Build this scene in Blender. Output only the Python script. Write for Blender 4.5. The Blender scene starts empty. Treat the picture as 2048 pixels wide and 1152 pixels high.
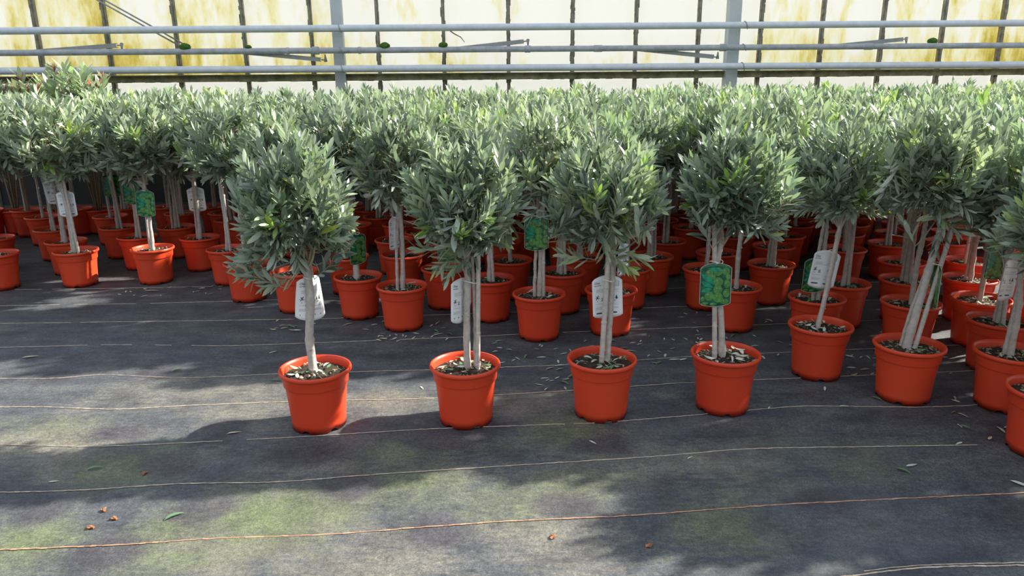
import bpy, bmesh, math, random
import numpy as np
from mathutils import Vector, Matrix, Euler
PI = math.pi
scn = bpy.context.scene
C = scn.collection

# ------------------------------------------------------------------ camera, sky, sun, exposure
cam_d = bpy.data.cameras.new('camera'); cam = bpy.data.objects.new('camera', cam_d); C.objects.link(cam)
cam_d.sensor_width = 36; cam_d.lens = 1480 / 2048 * 36; cam_d.clip_start = .05
PITCH = .27213; ROLL = -.009
Rm = Matrix.Rotation(PI/2 - PITCH, 4, 'X') @ Matrix.Rotation(ROLL, 4, 'Z')
cam.matrix_world = Matrix.Translation((0, 0, 1.36)) @ Rm
scn.camera = cam

w = bpy.data.worlds.new('sky'); scn.world = w; w.use_nodes = True
nt = w.node_tree; nt.nodes.clear()
wo = nt.nodes.new('ShaderNodeOutputWorld'); bg = nt.nodes.new('ShaderNodeBackground')
tc = nt.nodes.new('ShaderNodeTexCoord'); sx = nt.nodes.new('ShaderNodeSeparateXYZ'); rp = nt.nodes.new('ShaderNodeValToRGB')
nt.links.new(tc.outputs['Generated'], sx.inputs[0]); mr = nt.nodes.new('ShaderNodeMapRange'); mr.inputs['From Min'].default_value = -1; nt.links.new(sx.outputs['Z'], mr.inputs[0]); nt.links.new(mr.outputs[0], rp.inputs[0])
rp.color_ramp.elements[0].position = .49; rp.color_ramp.elements[0].color = (.16, .17, .16, 1)      # the dim ground all round, below the horizon
e_ = rp.color_ramp.elements.new(.62); e_.color = (.92, .95, 1.0, 1)
rp.color_ramp.elements[2].position = 1; rp.color_ramp.elements[2].color = (.70, .83, 1.0, 1)
nt.links.new(rp.outputs[0], bg.inputs['Color']); bg.inputs['Strength'].default_value = 1.12
nt.links.new(bg.outputs[0], wo.inputs[0])

sun_d = bpy.data.lights.new('sun', 'SUN'); sun = bpy.data.objects.new('sun', sun_d); C.objects.link(sun)
sun_d.energy = 14.0; sun_d.angle = math.radians(1.2); sun_d.color = (1.0, .93, .80)
sun.rotation_euler = Vector((.80, .25, .55)).to_track_quat('Z', 'Y').to_euler()

scn.view_settings.view_transform = 'Standard'; scn.view_settings.look = 'None'
scn.view_settings.gamma = 1; scn.view_settings.use_curve_mapping = False
scn.view_settings.exposure = 0.0

# ------------------------------------------------------------------ helpers
def tag(o, label=None, cat=None, group=None, kind=None):
    if label: o['label'] = label
    if cat: o['category'] = cat
    if group: o['group'] = group
    if kind: o['kind'] = kind
    return o

def link(name, me, parent=None, loc=(0, 0, 0)):
    o = bpy.data.objects.new(name, me); C.objects.link(o); o.location = loc
    if parent: o.parent = parent
    return o

class MB:
    """collects vertices, faces and material numbers for one mesh"""
    def __init__(s): s.v = []; s.f = []; s.m = []; s.a = []
    def add(s, vs, fs, m=0, a=0.0):
        n = len(s.v); s.v += [tuple(p) for p in vs]; s.f += [tuple(i + n for i in f) for f in fs]
        s.m += [m] * len(fs); s.a += [a] * len(vs)
    def box(s, c, d, rot=None, m=0):
        x, y, z = d[0]/2, d[1]/2, d[2]/2
        vs = [Vector((i*x, j*y, k*z)) for k in (-1, 1) for j in (-1, 1) for i in (-1, 1)]
        if rot: vs = [rot @ p for p in vs]
        vs = [p + Vector(c) for p in vs]
        s.add(vs, [(0, 2, 3, 1), (4, 5, 7, 6), (0, 1, 5, 4), (2, 6, 7, 3), (0, 4, 6, 2), (1, 3, 7, 5)], m)
    def tube(s, pts, rad, n=8, m=0, cap=True):
        pts = [Vector(p) for p in pts]; k = len(pts)
        if not hasattr(rad, '__len__'): rad = [rad] * k
        base = len(s.v); vs = []; u = None
        for i, p in enumerate(pts):
            t = (pts[min(i+1, k-1)] - pts[max(i-1, 0)]).normalized()
            if u is None: u = t.orthogonal().normalized()
            else:
                u = u - t * u.dot(t); u = u.normalized() if u.length > 1e-6 else t.orthogonal().normalized()
            w_ = t.cross(u)
            for j in range(n):
                a = 2*PI*j/n; vs.append(p + (u*math.cos(a) + w_*math.sin(a)) * rad[i])
        fs = [(i*n+j, i*n+(j+1) % n, (i+1)*n+(j+1) % n, (i+1)*n+j) for i in range(k-1) for j in range(n)]
        if cap: fs += [tuple(range(n-1, -1, -1)), tuple((k-1)*n + j for j in range(n))]
        s.add(vs, fs, m)
    def mesh(s, name, mats, smooth=True, attr=None):
        me = bpy.data.meshes.new(name); me.from_pydata(s.v, [], s.f)
        for mt in mats: me.materials.append(mt)
        me.polygons.foreach_set('material_index', s.m)
        me.polygons.foreach_set('use_smooth', [smooth] * len(s.f))
        if attr:
            at = me.attributes.new(attr, 'FLOAT', 'POINT'); at.data.foreach_set('value', s.a)
        me.update(); return me

# ------------------------------------------------------------------ materials
def newmat(name):
    m = bpy.data.materials.new(name); m.use_nodes = True; n = m.node_tree
    return m, n, n.nodes['Principled BSDF'], n.nodes['Material Output']
def N(n, t, **kw):
    x = n.nodes.new(t)
    for k, v in kw.items():
        if k in x.inputs: x.inputs[k].default_value = v
        else: setattr(x, k, v)
    return x
def ramp(n, src, stops):
    r = n.nodes.new('ShaderNodeValToRGB'); n.links.new(src, r.inputs[0]); e = r.color_ramp.elements
    while len(e) < len(stops): e.new(.5)
    for k, (p, c) in enumerate(stops): e[k].position = p; e[k].color = (*c, 1)
    return r.outputs[0]
def mix(n, fac, a, b, mode='MIX'):
    x = n.nodes.new('ShaderNodeMix'); x.data_type = 'RGBA'; x.blend_type = mode
    for s_, v in ((x.inputs[0], fac), (x.inputs[6], a), (x.inputs[7], b)):
        if hasattr(v, 'is_linked') or hasattr(v, 'links'): n.links.new(v, s_)
        elif isinstance(v, tuple): s_.default_value = (*v, 1) if len(v) == 3 else v
        else: s_.default_value = v
    return x.outputs[2]
def noise(n, scale, detail=4, rough=.6, obj=True, vec=None):
    t = N(n, 'ShaderNodeTexNoise', Scale=scale, Detail=detail, Roughness=rough)
    if vec is None:
        c = n.nodes.new('ShaderNodeTexCoord'); vec = c.outputs['Object']
    n.links.new(vec, t.inputs['Vector']); return t.outputs['Fac']
def plain(name, col, rough=.5, metal=0, var=.0, scale=20, bump=0, spec=.5):
    m, n, p, o = newmat(name)
    p.inputs['Roughness'].default_value = rough; p.inputs['Metallic'].default_value = metal
    p.inputs['Specular IOR Level'].default_value = spec
    nz = noise(n, scale)
    c = ramp(n, nz, [(.3, tuple(x*(1-var) for x in col)), (.7, tuple(min(1, x*(1+var)) for x in col))])
    n.links.new(c, p.inputs['Base Color'])
    if bump:
        b = N(n, 'ShaderNodeBump', Strength=bump, Distance=.01); n.links.new(nz, b.inputs['Height']); n.links.new(b.outputs[0], p.inputs['Normal'])
    return m

# orange nursery plastic
def pot_material():
    m, n, p, o = newmat('orange_plastic')
    nz = noise(n, 9, 5)
    oi = n.nodes.new('ShaderNodeObjectInfo')
    a = mix(n, oi.outputs['Random'], (.66, .052, .016), (.73, .070, .022))
    d = mix(n, ramp(n, nz, [(.55, (0, 0, 0)), (.8, (.35, .35, .35))]), a, (.55, .11, .05))
    n.links.new(d, p.inputs['Base Color']); p.inputs['Roughness'].default_value = .42
    p.inputs['Subsurface Weight'].default_value = .0
    tr = N(n, 'ShaderNodeBsdfTranslucent', Color=(.9, .12, .02, 1)); mx = N(n, 'ShaderNodeMixShader', Fac=.12)
    n.links.new(p.outputs[0], mx.inputs[1]); n.links.new(tr.outputs[0], mx.inputs[2]); n.links.new(mx.outputs[0], o.inputs[0])
    return m
def soil_material():
    m, n, p, o = newmat('peat_soil')
    nz = noise(n, 90, 6, .75)
    c = ramp(n, nz, [(.35, (.008, .006, .005)), (.52, (.035, .022, .014)), (.68, (.09, .055, .033)), (.8, (.22, .15, .09))])
    big = noise(n, 12, 3); g = mix(n, ramp(n, big, [(.55, (0, 0, 0)), (.7, (.6, .6, .6))]), c, (.035, .055, .018))
    n.links.new(g, p.inputs['Base Color']); p.inputs['Roughness'].default_value = .95
    b = N(n, 'ShaderNodeBump', Strength=1.0, Distance=.006); n.links.new(nz, b.inputs['Height']); n.links.new(b.outputs[0], p.inputs['Normal'])
    return m
def leaf_material(name, hue=0.):
    m, n, p, o = newmat(name)
    at = N(n, 'ShaderNodeAttribute', attribute_name='tone')
    oi = n.nodes.new('ShaderNodeObjectInfo')
    top = ramp(n, at.outputs['Fac'], [(0, (.075, .105, .083)), (.45, (.175, .232, .172)), (.80, (.33, .41, .29)), (.93, (.26, .42, .10)), (1, (.45, .50, .08))])
    und = ramp(n, at.outputs['Fac'], [(0, (.34, .40, .35)), (.8, (.48, .54, .45)), (1, (.5, .57, .28))])
    gm = N(n, 'ShaderNodeNewGeometry')
    col = mix(n, gm.outputs['Backfacing'], top, und)
    ob = mix(n, oi.outputs['Random'], (.86, .90, .86), (1.12, 1.10, 1.04)); col = mix(n, 1.0, col, ob, 'MULTIPLY')
    n.links.new(col, p.inputs['Base Color']); p.inputs['Roughness'].default_value = .33
    p.inputs['Specular IOR Level'].default_value = .85
    tr = N(n, 'ShaderNodeBsdfTranslucent'); tcx = mix(n, 1.0, col, (1.1, 1.3, .8), 'MULTIPLY'); n.links.new(tcx, tr.inputs['Color'])
    mx = N(n, 'ShaderNodeMixShader', Fac=.22)
    n.links.new(p.outputs[0], mx.inputs[1]); n.links.new(tr.outputs[0], mx.inputs[2]); n.links.new(mx.outputs[0], o.inputs[0])
    return m
M = {}
M['pot'] = pot_material(); M['soil'] = soil_material(); M['leaf'] = leaf_material('olive_leaf')
M['bark'] = plain('olive_bark', (.44, .41, .37), .7, var=.2, scale=45, bump=.25)
M['stake'] = plain('bamboo_cane', (.50, .46, .42), .5, var=.2, scale=40, bump=.2)
M['twig'] = plain('green_twig', (.36, .32, .22), .7, var=.25, scale=60)
M['card'] = plain('white_card', (.80, .83, .85), .35, var=.03)
M['ink'] = plain('black_ink', (.03, .035, .05), .5)
M['greyink'] = plain('grey_ink', (.30, .33, .38), .5)
M['cardgreen'] = plain('printed_dark_green', (.008, .10, .045), .22, var=.6, scale=35)
M['cardleaf'] = plain('printed_leaf_green', (.01, .27, .14), .22, var=.4, scale=30)
M['olive'] = plain('printed_olive_green', (.085, .25, .06), .22, var=.35, scale=60)
M['olive_hi'] = plain('printed_olive_light', (.20, .40, .17), .22, var=.2, scale=60)
M['film'] = plain('clear_film_edge', (.55, .70, .60), .15)
M['tie'] = plain('white_tie', (.85, .85, .80), .4)
M['clip'] = plain('black_clip', (.03, .03, .03), .5)
M['galv'] = plain('painted_steel_pipe', (.60, .66, .74), .42, var=.10, scale=12)
M['galv2'] = plain('weathered_steel_pipe', (.36, .39, .43), .5, var=.22, scale=14)
M['post'] = plain('grey_steel_post', (.50, .55, .58), .5, var=.1, scale=5)
M['arm'] = plain('aluminium_arm', (.33, .35, .37), .45, metal=.3, var=.12, scale=20)
M['bar'] = plain('mossy_glazing_bar', (.25, .24, .19), .8, var=.4, scale=14)
M['beam'] = plain('mossy_dark_sill', (.30, .29, .18), .85, var=.5, scale=9, bump=.3)
M['moss'] = plain('moss', (.06, .16, .02), .95, var=.6, scale=80, bump=1)
M['dry'] = plain('dry_leaf', (.46, .40, .30), .55, var=.35, scale=30)
M['silver'] = plain('silver_fallen_leaf', (.50, .55, .46), .5, var=.3, scale=30)
M['green'] = plain('green_fallen_leaf', (.10, .20, .09), .45, var=.4, scale=30)
M['crumb'] = plain('brown_crumb', (.30, .13, .06), .8, var=.4, scale=60)
M['chip'] = plain('bark_chip', (.24, .17, .11), .9, var=.5, scale=70)
M['bud'] = plain('pink_bud', (.50, .13, .10), .6, var=.3, scale=40)

def pane_material():
    m, n, p, o = newmat('algae_stained_glass')
    tcn = n.nodes.new('ShaderNodeTexCoord'); oi = n.nodes.new('ShaderNodeObjectInfo')
    geo = n.nodes.new('ShaderNodeNewGeometry')
    mp = N(n, 'ShaderNodeMapping'); mp.inputs['Scale'].default_value = (2.6, 2.6, .85)
    n.links.new(geo.outputs['Position'], mp.inputs['Vector'])
    a = noise(n, 1.0, 6, .68, vec=mp.outputs[0])
    mp2 = N(n, 'ShaderNodeMapping'); mp2.inputs['Scale'].default_value = (16, 16, 5)
    n.links.new(geo.outputs['Position'], mp2.inputs['Vector'])
    b = noise(n, 1.0, 6, .7, vec=mp2.outputs[0])
    sp = n.nodes.new('ShaderNodeSeparateXYZ'); n.links.new(geo.outputs['Position'], sp.inputs[0])
    # more algae low on the pane, and more to the two ends of the wall
    low = N(n, 'ShaderNodeMapRange'); n.links.new(sp.outputs['Z'], low.inputs[0])
    for k, v in zip(('From Min', 'From Max', 'To Min', 'To Max'), (1.40, 1.9, .12, -.05)): low.inputs[k].default_value = v
    ab = N(n, 'ShaderNodeMath', operation='ABSOLUTE'); sh = N(n, 'ShaderNodeMath', operation='SUBTRACT'); sh.inputs[1].default_value = .6
    n.links.new(sp.outputs['X'], sh.inputs[0]); n.links.new(sh.outputs[0], ab.inputs[0])
    side = N(n, 'ShaderNodeMapRange'); n.links.new(ab.outputs[0], side.inputs[0])
    for k, v in zip(('From Min', 'From Max', 'To Min', 'To Max'), (1.0, 4.6, -.09, .10)): side.inputs[k].default_value = v
    def add(x, y):
        q = N(n, 'ShaderNodeMath', operation='ADD'); n.links.new(x, q.inputs[0]); n.links.new(y, q.inputs[1]); return q.outputs[0]
    s1 = add(add(a, low.outputs[0]), side.outputs[0])
    bb = N(n, 'ShaderNodeMath', operation='MULTIPLY_ADD'); n.links.new(b, bb.inputs[0]); bb.inputs[1].default_value = .5; bb.inputs[2].default_value = -.25
    s2 = add(s1, bb.outputs[0])
    col = ramp(n, s2, [(.46, (.97, .97, .94)), (.60, (.93, .90, .66)), (.72, (.80, .72, .30)), (.90, (.50, .46, .16))])
    tr = N(n, 'ShaderNodeBsdfTranslucent'); n.links.new(col, tr.inputs['Color'])
    n.links.new(col, p.inputs['Base Color']); p.inputs['Roughness'].default_value = .3
    mx = N(n, 'ShaderNodeMixShader', Fac=.72)
    n.links.new(p.outputs[0], mx.inputs[1]); n.links.new(tr.outputs[0], mx.inputs[2]); n.links.new(mx.outputs[0], o.inputs[0])
    return m
M['pane'] = pane_material()
def clean_pane():
    m, n, p, o = newmat('milky_glass'); p.inputs['Base Color'].default_value = (.95, .95, .93, 1); p.inputs['Roughness'].default_value = .3
    tr = N(n, 'ShaderNodeBsdfTranslucent', Color=(.95, .96, .93, 1)); mx = N(n, 'ShaderNodeMixShader', Fac=.75)
    n.links.new(p.outputs[0], mx.inputs[1]); n.links.new(tr.outputs[0], mx.inputs[2]); n.links.new(mx.outputs[0], o.inputs[0]); return m
M['clean'] = clean_pane()

def floor_material():
    m, n, p, o = newmat('woven_ground_cover')
    tcn = n.nodes.new('ShaderNodeTexCoord'); pos = tcn.outputs['Object']
    at = N(n, 'ShaderNodeAttribute', attribute_name='stain_sun')     # r moss, g dust and painted sun patch, b dark footprints
    sp = N(n, 'ShaderNodeSeparateColor'); n.links.new(at.outputs['Color'], sp.inputs[0])
    st = N(n, 'ShaderNodeMapping'); st.inputs['Scale'].default_value = (1.0, 3.2, 1); n.links.new(pos, st.inputs['Vector'])
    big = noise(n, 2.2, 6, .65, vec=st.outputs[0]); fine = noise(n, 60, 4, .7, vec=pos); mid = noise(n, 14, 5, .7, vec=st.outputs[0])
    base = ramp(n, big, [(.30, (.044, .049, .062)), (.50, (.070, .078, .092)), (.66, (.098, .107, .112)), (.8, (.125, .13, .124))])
    def brk(ch, lo, hi):
        q = N(n, 'ShaderNodeMath', operation='MULTIPLY_ADD'); n.links.new(mid, q.inputs[0]); q.inputs[1].default_value = 1.3; n.links.new(ch, q.inputs[2])
        r = N(n, 'ShaderNodeMapRange'); n.links.new(q.outputs[0], r.inputs[0]); r.inputs['From Min'].default_value = lo; r.inputs['From Max'].default_value = hi
        return r.outputs[0]
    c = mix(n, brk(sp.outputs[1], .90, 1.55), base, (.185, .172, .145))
    c = mix(n, brk(sp.outputs[0], .88, 1.45), c, (.118, .130, .092))
    c = mix(n, brk(sp.outputs[0], 1.35, 2.1), c, (.115, .165, .062))
    c = mix(n, brk(sp.outputs[2], 1.05, 1.75), c, (.058, .056, .068))
    c = mix(n, 1.0, c, ramp(n, fine, [(.3, (.66, .66, .66)), (.7, (1.32, 1.32, 1.30))]), 'MULTIPLY')
    gr = noise(n, 240, 2, .6, vec=pos); c = mix(n, 1.0, c, ramp(n, gr, [(.35, (.75, .75, .76)), (.7, (1.3, 1.3, 1.28))]), 'MULTIPLY')
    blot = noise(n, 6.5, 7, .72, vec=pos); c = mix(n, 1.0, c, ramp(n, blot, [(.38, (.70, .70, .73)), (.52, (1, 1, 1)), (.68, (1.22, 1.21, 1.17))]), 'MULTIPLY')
    # weave: fine cross ribs
    wv = N(n, 'ShaderNodeTexWave', Scale=110, Distortion=1.2, Detail=1); wv.bands_direction = 'Y'; n.links.new(pos, wv.inputs['Vector'])
    n.links.new(c, p.inputs['Base Color']); p.inputs['Roughness'].default_value = .62; p.inputs['Specular IOR Level'].default_value = .45
    ad = N(n, 'ShaderNodeMath', operation='MULTIPLY_ADD'); n.links.new(fine, ad.inputs[0]); ad.inputs[1].default_value = 1.2; n.links.new(wv.outputs['Fac'], ad.inputs[2])
    b = N(n, 'ShaderNodeBump', Strength=.35, Distance=.002); n.links.new(ad.outputs[0], b.inputs['Height']); n.links.new(b.outputs[0], p.inputs['Normal'])
    return m
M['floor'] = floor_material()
M['stripe'] = plain('pale_woven_thread', (.50, .40, .30), .7, var=.35, scale=18)
M['stripe2'] = plain('reddish_woven_thread', (.46, .25, .15), .7, var=.3, scale=18)

# ------------------------------------------------------------------ ground cover with its stains and a painted sun patch
def vnoise(x, y, s, seed):
    r = np.random.RandomState(seed).rand(97, 97)
    u = x*s + 50.3; v = y*s + 50.7; i = np.floor(u).astype(int); j = np.floor(v).astype(int); fu = u-i; fv = v-j
    fu = fu*fu*(3-2*fu); fv = fv*fv*(3-2*fv)
    g = lambda a, b: r[a % 97, b % 97]
    return (g(i, j)*(1-fu)+g(i+1, j)*fu)*(1-fv) + (g(i, j+1)*(1-fu)+g(i+1, j+1)*fu)*fv
xs = np.concatenate([np.arange(-9, -3.2, .5), np.arange(-3.2, 2.8, .03), np.arange(2.8, 9.1, .5)])
ys = np.concatenate([np.arange(-2.0, 1.2, .4), np.arange(1.2, 4.6, .03), np.arange(4.6, 9.7, .4)])
X, Y = np.meshgrid(xs, ys); nx, ny = len(xs), len(ys)
Z = .0025 * (vnoise(X, Y, 1.7, 3) - 1)
def blobs(lst, big):
    out = np.zeros_like(X)
    for q in lst:
        bx_, by_ = q[0], q[1]; r = q[2] if len(q) > 2 else big
        wob = 1 + .35*(vnoise(X, Y, 9, int(abs(bx_)*100)) - .5) * 2
        d = np.sqrt(((X-bx_)/(r*1.15))**2 + ((Y-by_)/(r*.9))**2) / wob
        out = np.maximum(out, np.clip(1.35 - d, 0, 1))
    return out
moss_at = [(-1.45, 2.46, .20), (-.97, 1.91, .12), (-1.51, 2.02, .15), (-.43, 2.55, .16), (-.57, 2.14, .12), (1.03, 2.61, .14), (1.24, 2.49, .2), (.22, 2.72, .2), (.68, 2.03, .2), (-1.08, 1.99, .2), (-1.93, 2.82, .25), (-.03, 2.21, .25), (.16, 2.27, .2), (-.3, 2.3, .25), (-.8, 2.1, .3)]
dark_at = [(-.82, 2.56), (-.33, 2.65), (-.56, 2.3), (-1.03, 2.18), (-1.27, 2.47), (-1.23, 1.95), (-1.56, 2.18), (-.26, 2.06), (-1.19, 2.8), (-1.6, 2.74), (-2.21, 3.34), (.16, 2.18), (.35, 2.6), (-1.72, 3.42), (1.04, 2.2), (-1.2, 3.45), (-.15, 3.25)]
dust_sun_at = [(-1.47, 3.2, .35), (-1.16, 2.95, .3), (-1.74, 3.06, .3), (-.54, 3.01, .22), (.05, 3.03, .2), (-1.77, 2.72, .3), (.5, 2.44, .25), (.78, 2.47, .2), (.22, 2.34, .25), (-.72, 2.0, .3), (.08, 2.09, .3), (.68, 3.07, .1), (-.49, 1.89, .3), (-1.2, 3.2, .3)]  # dust spots; those front right of centre paint a pool of sunlight
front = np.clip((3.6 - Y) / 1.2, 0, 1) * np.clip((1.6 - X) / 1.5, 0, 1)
mossm = np.clip(blobs(moss_at, .2) * .62 + (vnoise(X, Y*2, 1.6, 11)*.6 + vnoise(X, Y*2, 4.1, 13)*.4 - .42) * 1.0 * np.clip((3.9-Y)/1.4, .0, 1), 0, 1)
dust_sunm = np.clip(blobs(dust_sun_at, .25) * .55 + (vnoise(X, Y*2, 2.3, 12)*.6 + vnoise(X, Y*2, 6.0, 14)*.4 - .36) * 1.1 * front, 0, 1)
darkm = np.clip(blobs(dark_at, .115) * 1.4, 0, 1)
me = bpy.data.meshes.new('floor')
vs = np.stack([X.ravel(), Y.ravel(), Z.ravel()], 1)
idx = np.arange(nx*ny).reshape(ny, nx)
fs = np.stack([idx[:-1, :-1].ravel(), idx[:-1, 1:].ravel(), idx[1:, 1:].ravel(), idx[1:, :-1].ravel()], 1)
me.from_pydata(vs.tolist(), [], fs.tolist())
at = me.color_attributes.new('stain_sun', 'FLOAT_COLOR', 'POINT')
at.data.foreach_set('color', np.stack([mossm.ravel(), dust_sunm.ravel(), darkm.ravel(), np.ones(nx*ny)], 1).ravel())
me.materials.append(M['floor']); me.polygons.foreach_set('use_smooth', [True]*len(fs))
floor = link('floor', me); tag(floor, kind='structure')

# the woven marking threads of the ground cover
rnd = random.Random(5)
def stripe(pts, wd, mat, broken=.0):
    mb = MB(); pts = [Vector((*p, 0)) for p in pts]; dens = []
    for a, b in zip(pts[:-1], pts[1:]):
        n_ = max(2, int((b-a).length / .018))
        dens += [a.lerp(b, k/n_) for k in range(n_)]
    dens.append(pts[-1]); sm = dens
    for _ in range(30): sm = [sm[0]] + [(sm[i-1] + sm[i]*2 + sm[i+1]) / 4 for i in range(1, len(sm)-1)] + [sm[-1]]
    sm = [p + Vector((0, rnd.gauss(0, .0009), 0)) for p in sm]
    gap = 0
    for i in range(len(sm)-1):
        if gap > 0: gap -= 1; continue
        if rnd.random() < broken*.25: gap = rnd.randint(1, 6); continue
        h = wd * rnd.uniform(.55, 1.2) / 2; a, b = sm[i], sm[i+1]
        mb.add([(a.x, a.y-h, .0008), (b.x, b.y-h, .0008), (b.x, b.y+h, .0008), (a.x, a.y+h, .0008), (a.x, a.y, .0022), (b.x, b.y, .0022)], [(0, 1, 5, 4), (4, 5, 2, 3)])
    o = link('woven_stripe', mb.mesh('woven_stripe', [mat], False), floor); return o
S = [([(-2.9, 3.36), (-2.47, 3.33), (-2.16, 3.32), (-2.05, 3.38), (-1.57, 3.31), (-1.13, 3.36), (-.41, 3.39), (.26, 3.44), (.96, 3.55), (1.75, 3.62), (3.2, 3.75)], .005, 'stripe', .03),
     ([(-3.4, 3.74), (-2.77, 3.77), (-2.16, 3.80), (-1.55, 3.76), (-1.05, 3.80), (-.29, 3.87), (.21, 3.93), (3.2, 4.2)], .005, 'stripe', .05),
     ([(-2.7, 3.0), (-2.25, 3.0), (-2.06, 3.0), (-1.73, 2.96), (-1.44, 3.0), (-1.01, 3.03), (-.37, 3.05), (.24, 3.12), (.78, 3.2)], .006, 'stripe', .01),
     ([(.78, 3.2), (3.0, 3.38)], .004, 'stripe', .12),
     ([(-2.5, 2.66), (-2.03, 2.65), (-1.65, 2.62), (-1.37, 2.64), (-.93, 2.68), (-.34, 2.75), (.36, 2.79), (.79, 2.86), (1.24, 2.94), (1.76, 2.91), (2.6, 2.98)], .0045, 'stripe', .04),
     ([(-2.1, 2.29), (-1.79, 2.29), (-1.48, 2.30), (-1.2, 2.34), (-.83, 2.34), (-.5, 2.39), (-.05, 2.44), (.51, 2.50), (.9, 2.56), (1.78, 2.57)], .0055, 'stripe', .015),
     ([(-1.9, 1.95), (-1.57, 1.96), (-1.19, 1.98), (-.95, 2.01), (-.61, 2.02), (-.28, 2.06), (-.01, 2.09), (.36, 2.11), (.61, 2.14), (.87, 2.17), (1.9, 2.24)], .006, 'stripe2', .0),
     ([(-1.8, 1.62), (.9, 1.79), (1.0, 1.81), (1.18, 1.84), (1.47, 1.84), (2.0, 1.87)], .006, 'stripe', .0),
     ([(1.0, 1.822), (1.18, 1.849), (1.47, 1.852), (2.0, 1.885)], .004, 'stripe', .0),
     ([(-3.6, 4.18), (-2.3, 4.20), (-1.2, 4.22), (3.4, 4.6)], .0045, 'stripe', .10),
     ([(-3.6, 4.55), (-2.3, 4.58), (3.4, 5.0)], .0045, 'stripe', .12),
     ([(-4.2, 4.92), (-2.3, 4.97), (3.4, 5.4)], .004, 'stripe', .12)]
for pts, wd, mt, br in S: stripe(pts, wd, M[mt], br)

# ------------------------------------------------------------------ greenhouse side wall
K = .07
def wp(x, d, z): return Vector((x, d + K*x, z))      # a point on the plane parallel to the wall
WR = Matrix.Rotation(math.atan(K), 3, 'Z')
SP = .6733; X0 = -4.7276
bars = [X0 + SP*i for i in range(-2, 19)]
for i, x in enumerate(bars):
    mb = MB(); mb.box(wp(x, 8.16, 1.77), (.034, .05, 3.4 - .06), WR); mb.box(wp(x, 8.13, 1.77), (.016, .03, 3.34), WR)
    # patches of dirt and moss caught along the bar
    r_ = random.Random(i)
    for _ in range(26):
        c = wp(x + r_.choice((-1, 1))*.016, 8.15, 1.3 + 1.0*r_.random()**1.3); mb.box(c, (r_.uniform(.006, .02), .03, r_.uniform(.02, .09)), WR)
    tag(link('trim_%d' % (i+1), mb.mesh('glazing_bar', [M['bar']], False)), kind='structure')
for i, (a, b) in enumerate(zip(bars[:-1], bars[1:])):
    mb = MB(); c = (a+b)/2; wd = b - a - .02
    mb.box(wp(c, 8.2, 2.42), (wd, .005, 2.04), WR)
    mb.box(wp(c, 8.205, 1.215), (wd, .005, .34), WR, 1)
    tag(link('window_%d' % (i+1), mb.mesh('glass_pane', [M['pane'], M['clean']], False)), kind='structure')
mb = MB(); mb.box(wp(.6, 8.10, 1.414), (13.4, .07, .066), WR); mb.box(wp(.6, 8.075, 1.448), (13.4, .12, .008), WR)
for k in range(160):
    xx = rnd.uniform(-5.6, 6.6); mb.box(wp(xx, 8.07, 1.384), (rnd.uniform(.02, .10), .012, rnd.uniform(.004, .014)), WR)
tag(link('trim_22', mb.mesh('sill_beam', [M['beam']], False)), kind='structure')
mb = MB(); mb.box(wp(.6, 8.2, 3.44), (13.4, .12, .10), WR); tag(link('trim_23', mb.mesh('eave', [M['post']], False)), kind='structure')
mb = MB(); mb.box(wp(.6, 8.22, .07), (13.4, .10, .14), WR); tag(link('baseboard_back', mb.mesh('plinth', [plain('concrete', (.06, .06, .055), .9, var=.2)], False)), kind='structure')
mb = MB(); mb.box(wp(.6, 8.21, .59), (13.4, .06, .92), WR); tag(link('wall_back', mb.mesh('lower_wall', [plain('dark_lower_wall', (.028, .028, .026), .9, var=.3, scale=3)], False)), kind='structure')  # near-black lower wall, tone mottled at random
def post(x, n_, wd):
    mb = MB(); z0, z1 = 0, 3.4; c = wp(x, 7.99, 1.7)
    mb.box(c, (wd, .012, 3.4), WR); mb.box(c + WR @ Vector((0, .10, 0)), (wd, .012, 3.4), WR); mb.box(c + WR @ Vector((wd*.5-.006, .05, 0)), (.010, .10, 3.4), WR); mb.box(c + WR @ Vector((-wd*.5+.006, .05, 0)), (.010, .10, 3.4), WR)
    o = link('trim_%d' % n_, mb.mesh('post', [M['post']], False)); tag(o, kind='structure')
post(-1.735, 24, .105); post(2.345, 25, .125); post(6.4, 26, .12); post(-5.8, 27, .12)

def pipe(name, zl, zr, r, mat, label, joints):
    a = wp(-6.3, 7.86, zl + (zr-zl)*(-6.3+4.9)/10.3); b = wp(7.2, 7.86, zl + (zr-zl)*(7.2+4.9)/10.3)
    mb = MB(); mb.tube([a.lerp(b, k/40) for k in range(41)], r, 24)
    o = link(name, mb.mesh(name, [mat])); tag(o, label, 'pipe')
    for x, L, dr in joints:
        t = (x + 6.3) / 13.5; m2 = MB(); c = a.lerp(b, t); d = (b-a).normalized()
        m2.tube([c - d*L/2, c - d*L*.45, c + d*L*.45, c + d*L/2], [r*1.02, r+dr, r+dr, r*1.02], 24)
        link('pipe_coupling', m2.mesh('pipe_coupling', [M['galv2'] if dr > .005 else mat]), o)
    for x in (-1.70, 2.40):     # hook clamp holding the pipe on the post
        t = (x + 6.3) / 13.5; c = a.lerp(b, t); m3 = MB()
        m3.tube([c + Vector((.004*k, math.sin(q)*(r+.004)*-1, math.cos(q)*(r+.004))) for k, q in enumerate([j*PI/8 for j in range(-2, 9)])], .0045, 6)
        m3.box(c + Vector((.02, .065, -.01)), (.016, .12, .02), WR)
        link('pipe_clamp', m3.mesh('pipe_clamp', [M['arm']]), o)
    return a, b
pipe('heating_pipe', 1.869, 1.906, .034, M['galv'], 'uppermost of the three grey pipes running along the glass wall', [(-3.9, .05, .002), (1.2, .05, .002)])
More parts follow.
